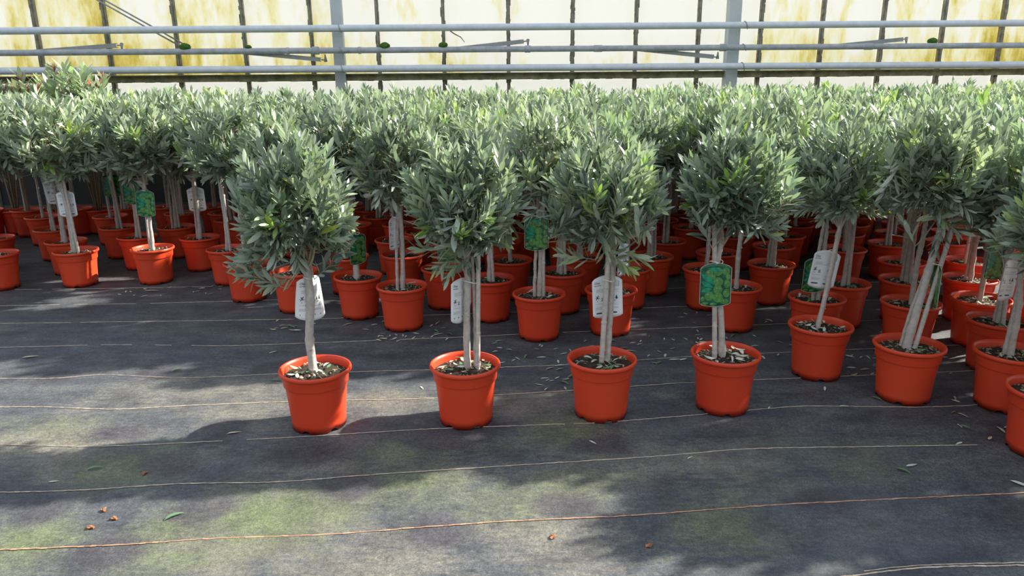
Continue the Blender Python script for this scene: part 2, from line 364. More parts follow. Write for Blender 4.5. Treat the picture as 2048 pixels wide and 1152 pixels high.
pipe('heating_pipe', 1.668, 1.683, .029, M['galv2'], 'darker thinner middle pipe with couplings, moss clumps on it', [(-1.93, .07, .009), (-1.5, .03, .005), (-2.2, .03, .004), (.18, .06, .006), (.9, .09, .005), (2.2, .07, .008), (3.75, .09, .005)])
pipe('heating_pipe', 1.501, 1.487, .035, M['galv'], 'lowest of the three grey pipes, right above the olive crowns', [(-4.0, .04, .002), (-.6, .04, .002), (3.1, .04, .002)])

def vent_arm(x0, z0, x1, z1, label, up):
    a = wp(x0, 7.93, z0); b = wp(x1, 7.93, z1); mb = MB(); d = b-a; L = d.length
    rot = d.to_track_quat('X', 'Z').to_matrix()
    o = link('vent_arm', None); o.location = a.lerp(b, .5); tag(o, label, 'vent arm', 'aluminium vent arms beside the middle pipe')
    mb.box((0, 0, .018), (L, .05, .004), rot); mb.box(rot @ Vector((0, -.025, 0)), (L, .004, .04), rot); mb.box(rot @ Vector((0, 0, -.018)), (L, .05, .004), rot)
    link('channel', mb.mesh('channel', [M['arm']], False), o)
    m2 = MB(); e = rot @ Vector((L/2, 0, 0)); s = 1 if up else -1
    m2.tube([e, e + rot @ Vector((.05, 0, 0))], .006, 8); m2.tube([e + Vector((.045, 0, -.02)), e + Vector((.045, 0, .025))], .008, 8); m2.tube([e + Vector((.045, 0, .02*s)), e + Vector((.045, -.01, -.05*s))], [.018, .005], 8)
    link('pivot_bolt', m2.mesh('pivot_bolt', [M['arm']]), o)
vent_arm(-4.75, 1.672, -3.86, 1.735, 'grey vent arm above the middle pipe at far left, by yellow panes', True)
vent_arm(-2.75, 1.672, -1.90, 1.588, 'grey vent arm hanging below the middle pipe left of the narrow post', False)
vent_arm(-.72, 1.665, .14, 1.752, 'grey vent arm rising above the middle pipe right of the left post', True)
vent_arm(1.25, 1.678, 2.12, 1.590, 'grey vent arm dipping below the middle pipe at the right post', False)
vent_arm(3.25, 1.675, 4.14, 1.752, 'grey vent arm above the middle pipe, near the hanging moss ball', True)
mb = MB(); p0 = wp(-4.75, 8.05, 2.6); p1 = wp(-3.26, 8.05, 1.72)
for off in (-.012, .014): mb.tube([p0 + Vector((off, 0, off)), p1 + Vector((off, 0, off))], .008, 8)
tag(link('diagonal_brace', mb.mesh('diagonal_brace', [M['arm']])), 'thin twin rod brace slanting across the upper left panes', 'brace')
for x, z, s, lb in ((-3.186, 1.715, .042, 'round green moss clump on the middle pipe where the brace ends'), (-2.58, 1.71, .024, 'smallest green moss clump on middle pipe, far left of narrow post'), (-1.25, 1.715, .040, 'green moss clump on the middle pipe just right of the left post'), (-.67, 1.718, .036, 'rounded moss clump on the middle pipe above the grey vent arm'), (4.49, 1.735, .040, 'hanging green moss ball on glazing bar at far right')):
    mb = MB(); r_ = random.Random(int(s*1000 + x*10)); nlat, nlon = 10, 18; vs_ = []
    for i in range(nlat+1):
        for j in range(nlon):
            th = PI*i/nlat; ph = 2*PI*j/nlon; q = s*(1 + r_.uniform(-.12, .12)); vs_.append((q*1.25*math.sin(th)*math.cos(ph), q*.9*math.sin(th)*math.sin(ph), q*.8*math.cos(th)))
    mb.add(vs_, [(i*nlon+j, (i+1)*nlon+j, (i+1)*nlon+(j+1) % nlon, i*nlon+(j+1) % nlon) for i in range(nlat) for j in range(nlon)])
    for _ in range(160):
        d = Vector((r_.gauss(0, 1), r_.gauss(0, 1), r_.gauss(0, 1))).normalized(); d = Vector((d.x*1.25, d.y*.9, d.z*.8)); mb.tube([d*s*.9, d*s*1.13 + Vector((0, 0, -.003))], [.002, .0006], 3, cap=False)
    o = link('moss_clump', mb.mesh('moss_clump', [M['moss']])); o.location = wp(x, 7.86 if x < 4 else 7.95, z + (.0 if x > 4 else .0)); tag(o, lb, 'moss')
mb = MB(); mb.tube([wp(-.62, 7.99, 1.87), wp(-.56, 7.98, 1.83), wp(-.50, 7.98, 1.80), wp(-.46, 7.97, 1.75)], [.007, .006, .005, .003], 6)
tag(link('dead_twig', mb.mesh('dead_twig', [M['chip']])), 'dry brown twig leaning over the middle pipe behind the upper pipe', 'twig')

# ------------------------------------------------------------------ pot, soil, litter
def pot_mesh(seg=48, hi=True):
    prof_out = [(.1055, .004), (.1070, .03), (.1105, .075), (.1150, .125), (.1192, .1655), (.1194, .1675), (.1250, .1695), (.1256, .1715), (.1280, .205), (.1300, .2105), (.1375, .2115), (.1405, .2150), (.1408, .2215), (.1390, .2265), (.1350, .2280)]
    prof_in = [(.1310, .2270), (.1270, .2150), (.1225, .185), (.1195, .160)]
    mb = MB(); vs_ = []; prof = prof_out + prof_in
    for k, (r, z) in enumerate(prof):
        for j in range(seg):
            zz = z
            if k == 0:
                ph = (j % (seg//6)); zz = .012 if ph in (0, 1) else 0.0
            vs_.append((r*math.cos(2*PI*j/seg), r*math.sin(2*PI*j/seg), zz))
    fs_ = [(k*seg+j, k*seg+(j+1) % seg, (k+1)*seg+(j+1) % seg, (k+1)*seg+j) for k in range(len(prof)-1) for j in range(seg)]
    n0 = len(vs_)
    for r, z in ((.100, .014), ):
        for j in range(seg): vs_.append((r*math.cos(2*PI*j/seg), r*math.sin(2*PI*j/seg), z))
    fs_ += [(n0+j, n0+(j+1) % seg, (j+1) % seg, j) for j in range(seg)]; fs_.append(tuple(n0 + seg-1-j for j in range(seg)))
    mb.add(vs_, fs_); me = mb.mesh('pot', [M['pot']])
    for nm_ in ():
        pass
    return me
POT = pot_mesh(48)
def soil_mesh(seed):
    r_ = random.Random(seed); mb = MB(); rings, seg = 9, 36; vs_ = [(0, 0, .214)]
    for i in range(1, rings+1):
        for j in range(seg):
            r = .1235*i/rings; z = .209 - .010*(i/rings)**2 + r_.uniform(-.0035, .0035); vs_.append((r*math.cos(2*PI*j/seg), r*math.sin(2*PI*j/seg), z if i < rings else .197))
    fs_ = [(0, 1+j, 1+(j+1) % seg) for j in range(seg)] + [(1+(i-1)*seg+j, 1+i*seg+j, 1+i*seg+(j+1) % seg, 1+(i-1)*seg+(j+1) % seg) for i in range(1, rings) for j in range(seg)]
    mb.add(vs_, fs_); return mb.mesh('soil', [M['soil']])
def leaf_shape(L, W, fold=.18, curl=.12, rows=6):
    ts = [k/(rows-1) for k in range(rows)]; vs_ = []
    for t in ts:
        h = W/2 * max(.04, (math.sin(PI*t**.8))**.8); z = curl*L*(t-.5)**2*-1
        vs_ += [(L*(t-.5), -h, z + fold*h), (L*(t-.5), 0, z), (L*(t-.5), h, z + fold*h)]
    return vs_, [(3*k+a, 3*k+3+a, 3*k+4+a, 3*k+1+a) for k in range(rows-1) for a in (0, 1)]
def litter_mesh(seed, n_leaf, n_chip):
    r_ = random.Random(seed); mb = MB()
    for k in range(n_chip):
        a = r_.uniform(0, 2*PI); r = .118*math.sqrt(r_.random()); rot = Euler((r_.uniform(-.6, .6), r_.uniform(-.6, .6), r_.uniform(0, 6))).to_matrix()
        mb.box((r*math.cos(a), r*math.sin(a), .211 - .010*(r/.12)**2), (r_.uniform(.006, .022), r_.uniform(.003, .007), r_.uniform(.002, .005)), rot, m=3 if r_.random() < .7 else 1)
    for k in range(n_leaf):
        a = r_.uniform(0, 2*PI); r = .098*math.sqrt(r_.random()); rot = Euler((r_.uniform(-.35, .35), r_.uniform(-.3, .3), r_.uniform(0, 6))).to_matrix()
        v_, f_ = leaf_shape(r_.uniform(.03, .055), r_.uniform(.009, .015), .2, r_.uniform(-.6, .6))
        mb.add([rot @ Vector(p) + Vector((r*math.cos(a), r*math.sin(a), .218)) for p in v_], f_, m=r_.choice((0, 0, 1, 2)))
    return mb.mesh('leaf_litter', [M['silver'], M['dry'], M['green'], M['chip']], True)
SOIL = [soil_mesh(k) for k in range(4)]
LITTER = [litter_mesh(10+k, n_, c_) for k, (n_, c_) in enumerate([(14, 90), (22, 60), (18, 70), (5, 90), (3, 50), (7, 60)])]

# ------------------------------------------------------------------ olive crowns
def crown(seed, n_twig, rad, cz, top, lo=.0, fine=True, extra=(), lean=(0, 0), sparse=0.):
    """leaves and branches; (0,0) is the pot axis, lean shifts the crown centre; returns two meshes"""
    r_ = np.random.RandomState(seed); rx, ry, rzu, rzd = rad
    cen = np.array([lean[0], lean[1], cz]); limb_base = np.array(top)
    limbs = []
    for k in range(9):
        a = 2*PI*k/9 + r_.uniform(-.3, .3); e = r_.uniform(.2, 1.2)
        d = np.array([math.cos(a)*math.cos(e)*rx, math.sin(a)*math.cos(e)*ry, math.sin(e)*rzu*.9 - .04]); tip = cen + d*.62
        mid = limb_base*.45 + tip*.55 + r_.normal(0, .012, 3); mid[2] -= .01
        limbs.append([limb_base, limb_base*.72+mid*.28 + r_.normal(0, .004, 3), mid, tip])
    nodes = []
    for l in limbs:
        for s in np.linspace(.25, 1, 7):
            q = s*3; i = min(2, int(q)); nodes.append(l[i]*(1-(q-i)) + l[i+1]*(q-i))
    nodes = np.array(nodes); mbb = MB()
    for l in limbs: mbb.tube(l, [.0062, .0052, .0038, .0022], 5, cap=False)
    twigs = []
    while len(twigs) < n_twig:
        d = r_.normal(0, 1, 3); d /= np.linalg.norm(d)
        if d[2] < -.75 and r_.rand() < .8: continue
        rr = (.42 + .58*r_.rand()**.55) * r_.uniform(.9, 1.10)
        p = cen + d*np.array([rx, ry, rzu if d[2] > 0 else rzd])*rr
        up = 1.0 if d[2] > 0 else (.6 if d[2] > -.35 else .1)
        dr = d*.62 + np.array([0, 0, up]) + r_.normal(0, .28, 3); dr /= np.linalg.norm(dr)
        twigs.append((p, dr, r_.uniform(.09, .16)))
    for (p, dr, L) in extra: twigs.append((np.array(p), np.array(dr)/np.linalg.norm(dr), L))
    V = []; F = []; A = []; base = 0
    rows = 6 if fine else 4
    ts = np.linspace(0, 1, rows)
    prof = np.array([.12, .62, .96, 1.0, .74, .05]) if fine else np.array([.15, .92, .95, .05])
    sides = np.array([-1, 0, 1]) if fine else np.array([-1, 1]); nc = len(sides)
    quad = np.array([(nc*k+a, nc*k+nc+a, nc*k+nc+1+a, nc*k+1+a) for k in range(rows-1) for a in range(nc-1)])
    for (p, dr, L) in twigs:
        st = p - dr*L
        # join the twig to the nearest limb
        dd = np.linalg.norm(nodes - st, axis=1); nb = nodes[np.argmin(dd)]
        if dd.min() > .015: mbb.tube([nb, nb*.5 + st*.5 + np.array([0, 0, -.008]), st, st + dr*L*.5, p], [.0030, .0027, .0022, .0017, .0010], 4, cap=False)
        else: mbb.tube([st, st + dr*L*.5, p], [.0017, .0013, .0007], 4, cap=False)
        young = r_.rand() < .09; tone0 = r_.uniform(.0, .80)
        side = np.cross(dr, [0, 0, 1.0]); side /= max(1e-6, np.linalg.norm(side)); oth = np.cross(dr, side)
        npair = int(round(L / .0165)); ph = r_.uniform(0, PI)
        for k in range(npair):
            t = .12 + .88*(k+.5)/npair; q = st + dr*L*t; ph += PI/2 + r_.uniform(-.25, .25)
            for sg in (0, PI):
                if r_.rand() < sparse: continue
                o_ = side*math.cos(ph+sg) + oth*math.sin(ph+sg)
                ang = math.radians(58 - 34*t) + r_.normal(0, .16)
                ax = dr*math.cos(ang) + o_*math.sin(ang) + np.array([0, 0, .12]); ax /= np.linalg.norm(ax)
                nrm = dr*math.sin(ang) - o_*math.cos(ang); nrm = nrm - ax*nrm.dot(ax); nrm /= np.linalg.norm(nrm)
                wv = np.cross(nrm, ax); tw = r_.normal(0, .35); wv2 = wv*math.cos(tw) + nrm*math.sin(tw); nrm = np.cross(ax, wv2); wv = wv2
                ll = r_.uniform(.050, .084) * (.72 + .4*math.sin(PI*min(1, t*.9+.1))); wd = ll*r_.uniform(.19, .29)*.5
                if young: ll *= .85
                cv = r_.uniform(-.16, .10)*ll
                P_ = q + ax*0.003
                pts = (P_ + np.outer(ts*ll, ax) + np.outer(cv*ts**2, nrm))[:, None, :] + (sides[None, :, None]*(prof*wd)[:, None, None])*wv + (np.abs(sides)[None, :, None]*(prof*wd*.22)[:, None, None])*nrm
                V.append(pts.reshape(-1, 3)); F.append(quad + base); base += rows*nc
                tone = (.94 + r_.uniform(-.04, .03)) if (young and t > .45) else np.clip(tone0 + r_.normal(0, .12), 0, .86)
                if r_.rand() < .004: tone = 1.0
                A.append(np.full(rows*nc, tone))
    V = np.concatenate(V); F = np.concatenate(F); A = np.concatenate(A)
    me = bpy.data.meshes.new('foliage'); me.vertices.add(len(V)); me.vertices.foreach_set('co', V.ravel().astype(np.float32))
    me.loops.add(F.size); me.loops.foreach_set('vertex_index', F.ravel().astype(np.int32))
    me.polygons.add(len(F)); me.polygons.foreach_set('loop_start', (np.arange(len(F))*4).astype(np.int32)); me.polygons.foreach_set('loop_total', np.full(len(F), 4, np.int32))
    me.polygons.foreach_set('use_smooth', np.ones(len(F), bool)); me.materials.append(M['leaf'])
    at_ = me.attributes.new('tone', 'FLOAT', 'POINT'); at_.data.foreach_set('value', A.astype(np.float32)); me.update(calc_edges=True)
    return me, mbb.mesh('branches', [M['twig'] if seed % 3 else M['bark']])

# ------------------------------------------------------------------ stems, canes
def stem_mesh(pts, r0, r1, seed):
    r_ = random.Random(seed); pts = [Vector(p) for p in pts]; out = []
    n_ = 26
    for k in range(n_+1):
        t = k/n_*(len(pts)-1); i = min(len(pts)-2, int(t)); f = t-i
        p_1 = pts[max(0, i-1)]; a = pts[i]; b = pts[i+1]; p2 = pts[min(len(pts)-1, i+2)]
        q = .5*((2*a) + (b-p_1)*f + (2*p_1-5*a+4*b-p2)*f*f + (3*a-p_1-3*b+p2)*f**3); out.append(q + Vector((r_.gauss(0, .0007), r_.gauss(0, .0007), 0)))
    rad = [(r0 + (r1-r0)*k/n_) * (1 + (.28*math.exp(-k*.9))) * r_.uniform(.95, 1.06) * (1.22 if r_.random() < .12 else 1) for k in range(n_+1)]
    mb = MB(); mb.tube(out, rad, 12)
    for _ in range(3):      # pruned stubs
        k = r_.randint(6, n_-2); a = r_.uniform(0, 6.28); d = Vector((math.cos(a), math.sin(a), .5)); mb.tube([out[k], out[k] + d*rad[k]*1.35], [rad[k]*.45, rad[k]*.32], 6)
    return mb.mesh('trunk', [M['bark']])
def cane_mesh(a, b, r, seed):
    r_ = random.Random(seed); a = Vector(a); b = Vector(b); L = (b-a).length; n_ = 40; rad = []; nodes_ = [r_.uniform(.04, .1)]
    while nodes_[-1] < L: nodes_.append(nodes_[-1] + r_.uniform(.11, .16))
    pts = []
    for k in range(n_*3+1):
        s = L*k/(n_*3); dn = min(abs(s-q) for q in nodes_); rad.append(r*(1 - .1*s/L)*(1.16 if dn < .0035 else (.96 if dn < .009 else 1))); pts.append(a.lerp(b, s/L))
    mb = MB(); mb.tube(pts, rad, 12); return mb.mesh('bamboo_cane', [M['stake']])

# ------------------------------------------------------------------ plant tags
_text_cache = {}
def text_geo(s, size):
    if (s, size) in _text_cache: return _text_cache[(s, size)]
    cu = bpy.data.curves.new('t', 'FONT'); cu.body = s; cu.size = size; cu.extrude = 0; cu.offset = size*.012
    o = bpy.data.objects.new('t', cu); C.objects.link(o); dg = bpy.context.evaluated_depsgraph_get(); e = o.evaluated_get(dg); me_ = e.to_mesh()
    v_ = [tuple(x.co) for x in me_.vertices]; f_ = [tuple(p.vertices) for p in me_.polygons]
    e.to_mesh_clear(); bpy.data.objects.remove(o); bpy.data.curves.remove(cu); _text_cache[(s, size)] = (v_, f_); return v_, f_
TW, TH = .125, .178
def card_outline():
    pts = []
    for k in range(13):     # top arc, left to right
        x = -TW/2 + TW*k/12; pts.append((x, -.012 + .016*(1-(2*x/TW)**2) - (.004 if k in (0, 12) else 0)))
    for k in range(13):
        x = TW/2 - TW*k/12; pts.append((x, -TH + .012 - .014*(1-(2*x/TW)**2) + (.004 if k in (0, 12) else 0)))
    return pts
def grid_card(th, shrink=0.):
    """the card as strips of quads so that it can bend; front at y=-th"""
    nx_, nz_ = 12, 14; vs_ = []; fs_ = []
    for s in (-1, 1):
        for i in range(nx_+1):
            x = (-TW/2 + TW*i/nx_)*(1-shrink); e = (2*x/TW)**2; edge = .0045 if i in (0, nx_) else 0
            zt = .004 - .016*e - edge; zb = -TH - .002 + .014*e + edge
            zt -= shrink*.08; zb += shrink*.08
            for j in range(nz_+1): vs_.append((x, s*th/2, zt + (zb-zt)*j/nz_))
    n_ = (nx_+1)*(nz_+1); q = lambda s, i, j: s*n_ + i*(nz_+1) + j
    for i in range(nx_):
        for j in range(nz_):
            fs_.append((q(0, i, j), q(0, i, j+1), q(0, i+1, j+1), q(0, i+1, j))); fs_.append((q(1, i, j), q(1, i+1, j), q(1, i+1, j+1), q(1, i, j+1)))
    for i in range(nx_):
        fs_.append((q(0, i, 0), q(0, i+1, 0), q(1, i+1, 0), q(1, i, 0))); fs_.append((q(0, i, nz_), q(1, i, nz_), q(1, i+1, nz_), q(0, i+1, nz_)))
    for j in range(nz_):
        fs_.append((q(0, 0, j), q(1, 0, j), q(1, 0, j+1), q(0, 0, j+1))); fs_.append((q(0, nx_, j), q(0, nx_, j+1), q(1, nx_, j+1), q(1, nx_, j)))
    return vs_, fs_
def white_print(mb, y, sgn):
    """text and pictograms; sgn mirrors x for the back side"""
    fl = lambda pts: [(sgn*x, y, z) for x, _, z in pts]
    def rect(x0, x1, z0, z1, m=0): mb.add(fl([(x0, 0, z0), (x1, 0, z0), (x1, 0, z1), (x0, 0, z1)]), [(0, 1, 2, 3) if sgn > 0 else (3, 2, 1, 0)], m)
    def poly(pts, m=0): mb.add(fl([(a, 0, b) for a, b in pts]), [tuple(range(len(pts)))], m)
    def txt(s, size, x, z, m=0):
        v_, f_ = text_geo(s, size); mb.add([(sgn*(x+a), y, z+b) for a, b, c in v_], f_, m)
    txt('Olea', .0125, -.052, -.030); txt('europaea', .0078, -.052, -.0385)
    r_ = random.Random(4)
    def fake(z, x0, x1, h, m=1):
        x = x0
        while x < x1:
            l = r_.uniform(.002, .007); rect(x, min(x1, x+l), z, z+h*r_.uniform(.6, 1), m); x += l + .0014
    for z, x0, x1 in ((-.054, -.045, -.006), (-.058, -.045, .0), (-.062, -.045, -.01), (-.056, .012, .050), (-.060, .012, .046), (-.066, -.045, .048)): fake(z, x0, x1, .0016)
    # emblem top right: ringed outline with lines
    for z in (-.027, -.031, -.035, -.039): fake(z, .030, .048, .0015, 1)
    rect(.028, .030, -.042, -.020, 1); rect(.048, .050, -.042, -.020, 1); rect(.030, .048, -.0215, -.020, 1); rect(.030, .048, -.042, -.0408, 1)
    # pictograms row: running plant sign, pot, drop, tree
    poly([(-.046, -.082), (-.043, -.080), (-.034, -.094), (-.037, -.095)]); poly([(-.036, -.078), (-.033, -.080), (-.045, -.098), (-.047, -.096)]); rect(-.050, -.030, -.0905, -.0885); rect(-.043, -.038, -.1045, -.1025)
    rect(-.022, -.012, -.100, -.090, 1); rect(-.024, -.010, -.104, -.1015)
    poly([(.020, -.094), (.0235, -.080), (.027, -.094), (.0235, -.098)]); poly([(.034, -.096), (.0395, -.078), (.045, -.096)]); rect(.0385, .0405, -.100, -.096); rect(.022, .036, -.1045, -.1025)
    for z, x0, x1 in ((-.116, -.050, -.008), (-.121, .010, .046), (-.131, -.050, -.006), (-.135, -.050, -.006), (-.139, -.050, -.010), (-.133, .010, .046), (-.137, .010, .048)): fake(z, x0, x1, .0019)
    rect(-.046, -.012, -.158, -.1525); rect(.012, .040, -.158, -.1525)
def green_print(mb, y, sgn):
    def disc(cx, cz, rx, rz, m, h, seed):
        n_ = 20; vs_ = [(sgn*cx, y - h*(1 if y < 0 else -1), cz)]
        for k in range(n_): a = 2*PI*k/n_; vs_.append((sgn*(cx + rx*math.cos(a)), y, cz + rz*math.sin(a)))
        mb.add(vs_, [(0, 1+k, 1+(k+1) % n_) for k in range(n_)], m)
    e = 0 
    def leafp(x0, z0, x1, z1, wd):
        dx, dz = x1-x0, z1-z0; L = math.hypot(dx, dz); nx_, nz_ = -dz/L, dx/L; pts = []
        for k in range(8): t = k/7; h = wd*math.sin(PI*t); pts.append((x0+dx*t + nx_*h, z0+dz*t+nz_*h))
        for k in range(6, 0, -1): t = k/7; h = -wd*math.sin(PI*t); pts.append((x0+dx*t + nx_*h, z0+dz*t+nz_*h))
        mb.add([(sgn*a, y - .0002*(1 if y < 0 else -1), b) for a, b in pts], [tuple(range(len(pts)))], 0)
    leafp(-.058, -.038, .000, -.088, .012); leafp(-.060, -.070, -.008, -.100, .010); leafp(-.058, -.112, -.012, -.104, .009); leafp(-.030, -.018, .030, -.030, .008)
    O = [(-.026, -.040, .018), (.010, -.032, .019), (.040, -.030, .017), (.050, -.052, .014), (.012, -.075, .021), (.047, -.082, .019), (.012, -.108, .020), (-.022, -.134, .021), (.014, -.142, .022), (.046, -.122, .019), (-.040, -.165, .017), (.040, -.158, .018), (-.004, -.170, .016), (-.050, -.145, .011), (-.010, -.054, .012)]
    for k, (cx, cz, r) in enumerate(O):
        r *= .92
        rx = min(r, TW/2 - .004 - abs(cx)) if abs(cx) + r > TW/2 - .004 else r
        if rx < .004: continue
        r2 = min(r, max(.006, cz + TH - .008)) if cz < -.14 else r
        disc(cx, cz, rx, r2*1.02, 1, .0007, k)
        disc(cx - rx*.25, cz + r2*.3, rx*.38, r2*.32, 2, .0009, k)
def make_tag(root, kind, at_, yaw, tilt=0., bend=0., twist=0., hang='stem'):
    v_, f_ = grid_card(.0008); rot = Euler((0, tilt, yaw), 'XYZ').to_matrix()
    rot = Matrix.Rotation(yaw, 3, 'Z') @ Matrix.Rotation(tilt, 3, 'Y')
    def tf(p):
        x, y, z = p
        y2 = y + bend * (x/TW)**2 * 4 * .02
        a = twist * (-z/TH); x3 = x*math.cos(a) - y2*math.sin(a); y3 = x*math.sin(a) + y2*math.cos(a)
        q = rot @ Vector((x3, y3, z)); return (q.x, q.y, q.z)
    mb = MB(); mb.add([tf(p) for p in v_], f_)
    card = link('plant_tag', mb.mesh('plant_tag', [M['card'] if kind == 'w' else M['cardgreen']]), root, at_)
    mp_ = MB()
    if kind == 'w': white_print(mp_, -.0007, 1); white_print(mp_, .0007, -1)
    else: green_print(mp_, -.0006, 1); green_print(mp_, .0006, -1)
    mp_.v = [tf(p) for p in mp_.v]
    link('tag_print', mp_.mesh('tag_print', [M['ink'], M['greyink']] if kind == 'w' else [M['cardleaf'], M['olive'], M['olive_hi']], False), card)
    if kind == 'g':        # pale edge of the laminated card
        me_ = MB(); v2, f2 = card_outline(), None
        ring = [tf((x, 0, z)) for x, z in v2] ; ring.append(ring[0]); me_.tube(ring, .0009, 5, cap=False)
        link('clear_border', me_.mesh('clear_border', [M['film']]), card)
    card['label'] = 'white care tag with black print' if kind == 'w' else 'green picture tag of ripe olives'
    return card
def make_tie(root, c, r, drop):
    mb = MB(); n_ = 16; mb.tube([(c[0] + r*math.cos(2*PI*k/n_), c[1] + r*1.0*math.sin(2*PI*k/n_), c[2] + .004*math.sin(4*PI*k/n_)) for k in range(n_+1)], .0016, 6, cap=False)
    if drop: mb.tube([(c[0] + r*.2, c[1]-r, c[2]), tuple(drop)], .0014, 6)
    return link('tag_tie', mb.mesh('tag_tie', [M['tie']]), root)

# ------------------------------------------------------------------ one olive tree
def olive(x, y, label, stems, canes, fol, soil=0, litter=3, rot=0., group=None, z=0):
    o = bpy.data.objects.new('potted_olive_tree', None); C.objects.link(o); o.location = (x*.98, y*.98, z)
    tag(o, label, 'olive tree', group)
    p = link('pot', POT, o); p.rotation_euler.z = rot; p.scale = (1.035, 1.035, 1.10)
    s = link('soil', SOIL[soil], p); l = link('leaf_litter', LITTER[litter], s); l['kind'] = 'stuff'
    for me_ in stems: link('trunk', me_, o)
    for me_ in canes: link('bamboo_cane', me_, o)
    link('branches', fol[1], o); link('foliage', fol[0], o)
    return o
def setrot(o, names, a):
    for ch in o.children:
        if ch.name.split('.')[0] in names: ch.rotation_euler.z = a

# ---- the front row, each with its own stems and crown
extra1 = []
r1 = random.Random(2)
for k in range(9): extra1.append(((-.13 - .09*r1.random() - .012*k, -.06 + .05*r1.random(), .76 - .018*k + .03*r1.random()), (-1, -.25, .15 - .06*k), .12))
extra1 += [((-.205, -.06, .655), (-1, -.2, .5), .15), ((-.16, -.03, .60), (-.8, -.1, -.25), .13), ((.16, -.02, .74), (.9, -.1, .5), .12), ((.12, -.05, .70), (.8, -.1, .7), .11)]
T = []
t1 = olive(-.82, 2.87, 'olive tree on a single smooth curved trunk, leftmost of the front trees',
    [stem_mesh([(-.006, 0, .20), (-.012, 0, .38), (.004, 0, .52), (.004, 0, .66)], .0175, .0145, 1)], [],
    crown(101, 165, (.22, .22, .265, .25), .925, (.004, 0, .66), lean=(-.015, 0), extra=extra1), 0, 1, .2)
make_tag(t1, 'w', (.008, .030, .622), 1.12, .10, .9, -.55); make_tie(t1, (.002, .004, .625), .018, None)
t2 = olive(-.20, 2.90, 'olive tree with bamboo cane and edge-on white tag left of stem, front row',
    [stem_mesh([(.010, .0, .20), (.012, 0, .42), (.020, 0, .60), (.005, 0, .74)], .0145, .0125, 2), stem_mesh([(.043, .015, .20), (.045, .01, .45), (.040, .01, .7)], .008, .007, 22)],
    [cane_mesh((.052, -.008, .19), (.068, -.01, .80), .0098, 3)],
    crown(102, 165, (.23, .215, .26, .26), .915, (.01, 0, .66), lean=(.02, 0), extra=[((-.17, -.05, .74), (-1, -.2, .1), .13), ((-.10, -.05, .66), (-.8, -.3, -.5), .12), ((-.05, -.04, .62), (-.5, -.3, -.8), .10)]), 1, 0, .9)
make_tag(t2, 'w', (-.004, .006, .605), 1.08, .11, .5, .1); make_tie(t2, (.035, 0, .598), .030, (.0, -.005, .60))
t3 = olive(.38, 2.95, 'front olive tree with white tag slung behind its cane, third from left',
    [stem_mesh([(.022, .012, .19), (.032, .012, .45), (.034, .01, .60), (.02, 0, .72)], .0115, .0105, 4)],
    [cane_mesh((-.004, -.006, .18), (.018, -.006, .80), .0112, 5)],
    crown(103, 170, (.23, .215, .255, .24), .91, (.015, 0, .68), lean=(-.002, 0), extra=[((-.17, -.05, .70), (-1, -.2, .2), .13), ((.15, -.06, .68), (.9, -.3, -.3), .14), ((.10, -.06, .64), (.7, -.3, -.5), .12), ((-.20, 0, .78), (-1, 0, 0), .12)]), 2, 1, 1.7)
make_tag(t3, 'w', (.012, .028, .592), .10, -.05, -.8, .0); make_tie(t3, (.018, .003, .583), .022, (.028, -.02, .585))
t4 = olive(.92, 3.0, 'front olive tree with green olive picture tag facing out, jointed bamboo cane',
    [stem_mesh([(-.012, 0, .20), (-.030, .0, .40), (-.062, .004, .60), (-.045, 0, .74)], .0145, .010, 6)],
    [cane_mesh((-.044, -.004, .19), (-.088, -.004, .86), .0105, 7)],
    crown(104, 165, (.215, .205, .27, .22), .945, (-.045, 0, .71), lean=(-.005, 0), extra=[((.14, -.06, .76), (.9, -.3, -.3), .12), ((.17, -.05, .80), (1, -.2, .1), .12)]), 3, 2, .4)
make_tag(t4, 'g', (-.074, -.026, .640), -.03, -.02, -.5, .0); make_tie(t4, (-.066, -.0, .645), .027, (-.074, -.026, .640))
t5 = olive(1.48, 3.37, 'olive tree with big white tag crossed by its leaning stem, between front pots',
    [stem_mesh([(-.014, .012, .20), (.022, .012, .45), (.045, .01, .74)], .0115, .010, 8)],
    [cane_mesh((-.018, -.006, .19), (.05, -.006, .86), .0095, 9)],
    crown(105, 150, (.225, .215, .26, .23), .925, (.04, 0, .70), lean=(.02, 0)), 0, 2, 2.4)
make_tag(t5, 'w', (.010, .034, .592), .02, .13, -.5, .0); make_tie(t5, (.012, .003, .598), .022, None)
t6 = olive(1.76, 3.09, 'thick-stemmed leaning olive tree with edge-on green tag, largest right front pot',
    [stem_mesh([(-.015, 0, .20), (.012, .0, .40), (.038, 0, .58), (.062, 0, .76)], .018, .0135, 10), stem_mesh([(-.022, .03, .20), (.0, .03, .36), (.035, .02, .55)], .009, .008, 23)],
    [cane_mesh((.012, -.012, .19), (.125, -.012, .90), .0105, 11)],
    crown(106, 185, (.24, .22, .27, .27), 1.0, (.075, 0, .76), lean=(.01, 0), extra=[((.12, -.05, .74), (.7, -.3, -.6), .12), ((.03, -.04, .68), (-.3, -.3, -.7), .11)]), 1, 3, 3.0)
make_tag(t6, 'g', (.070, -.012, .596), 1.33, .03, .2, .0); make_tie(t6, (.062, -.006, .605), .022, None)

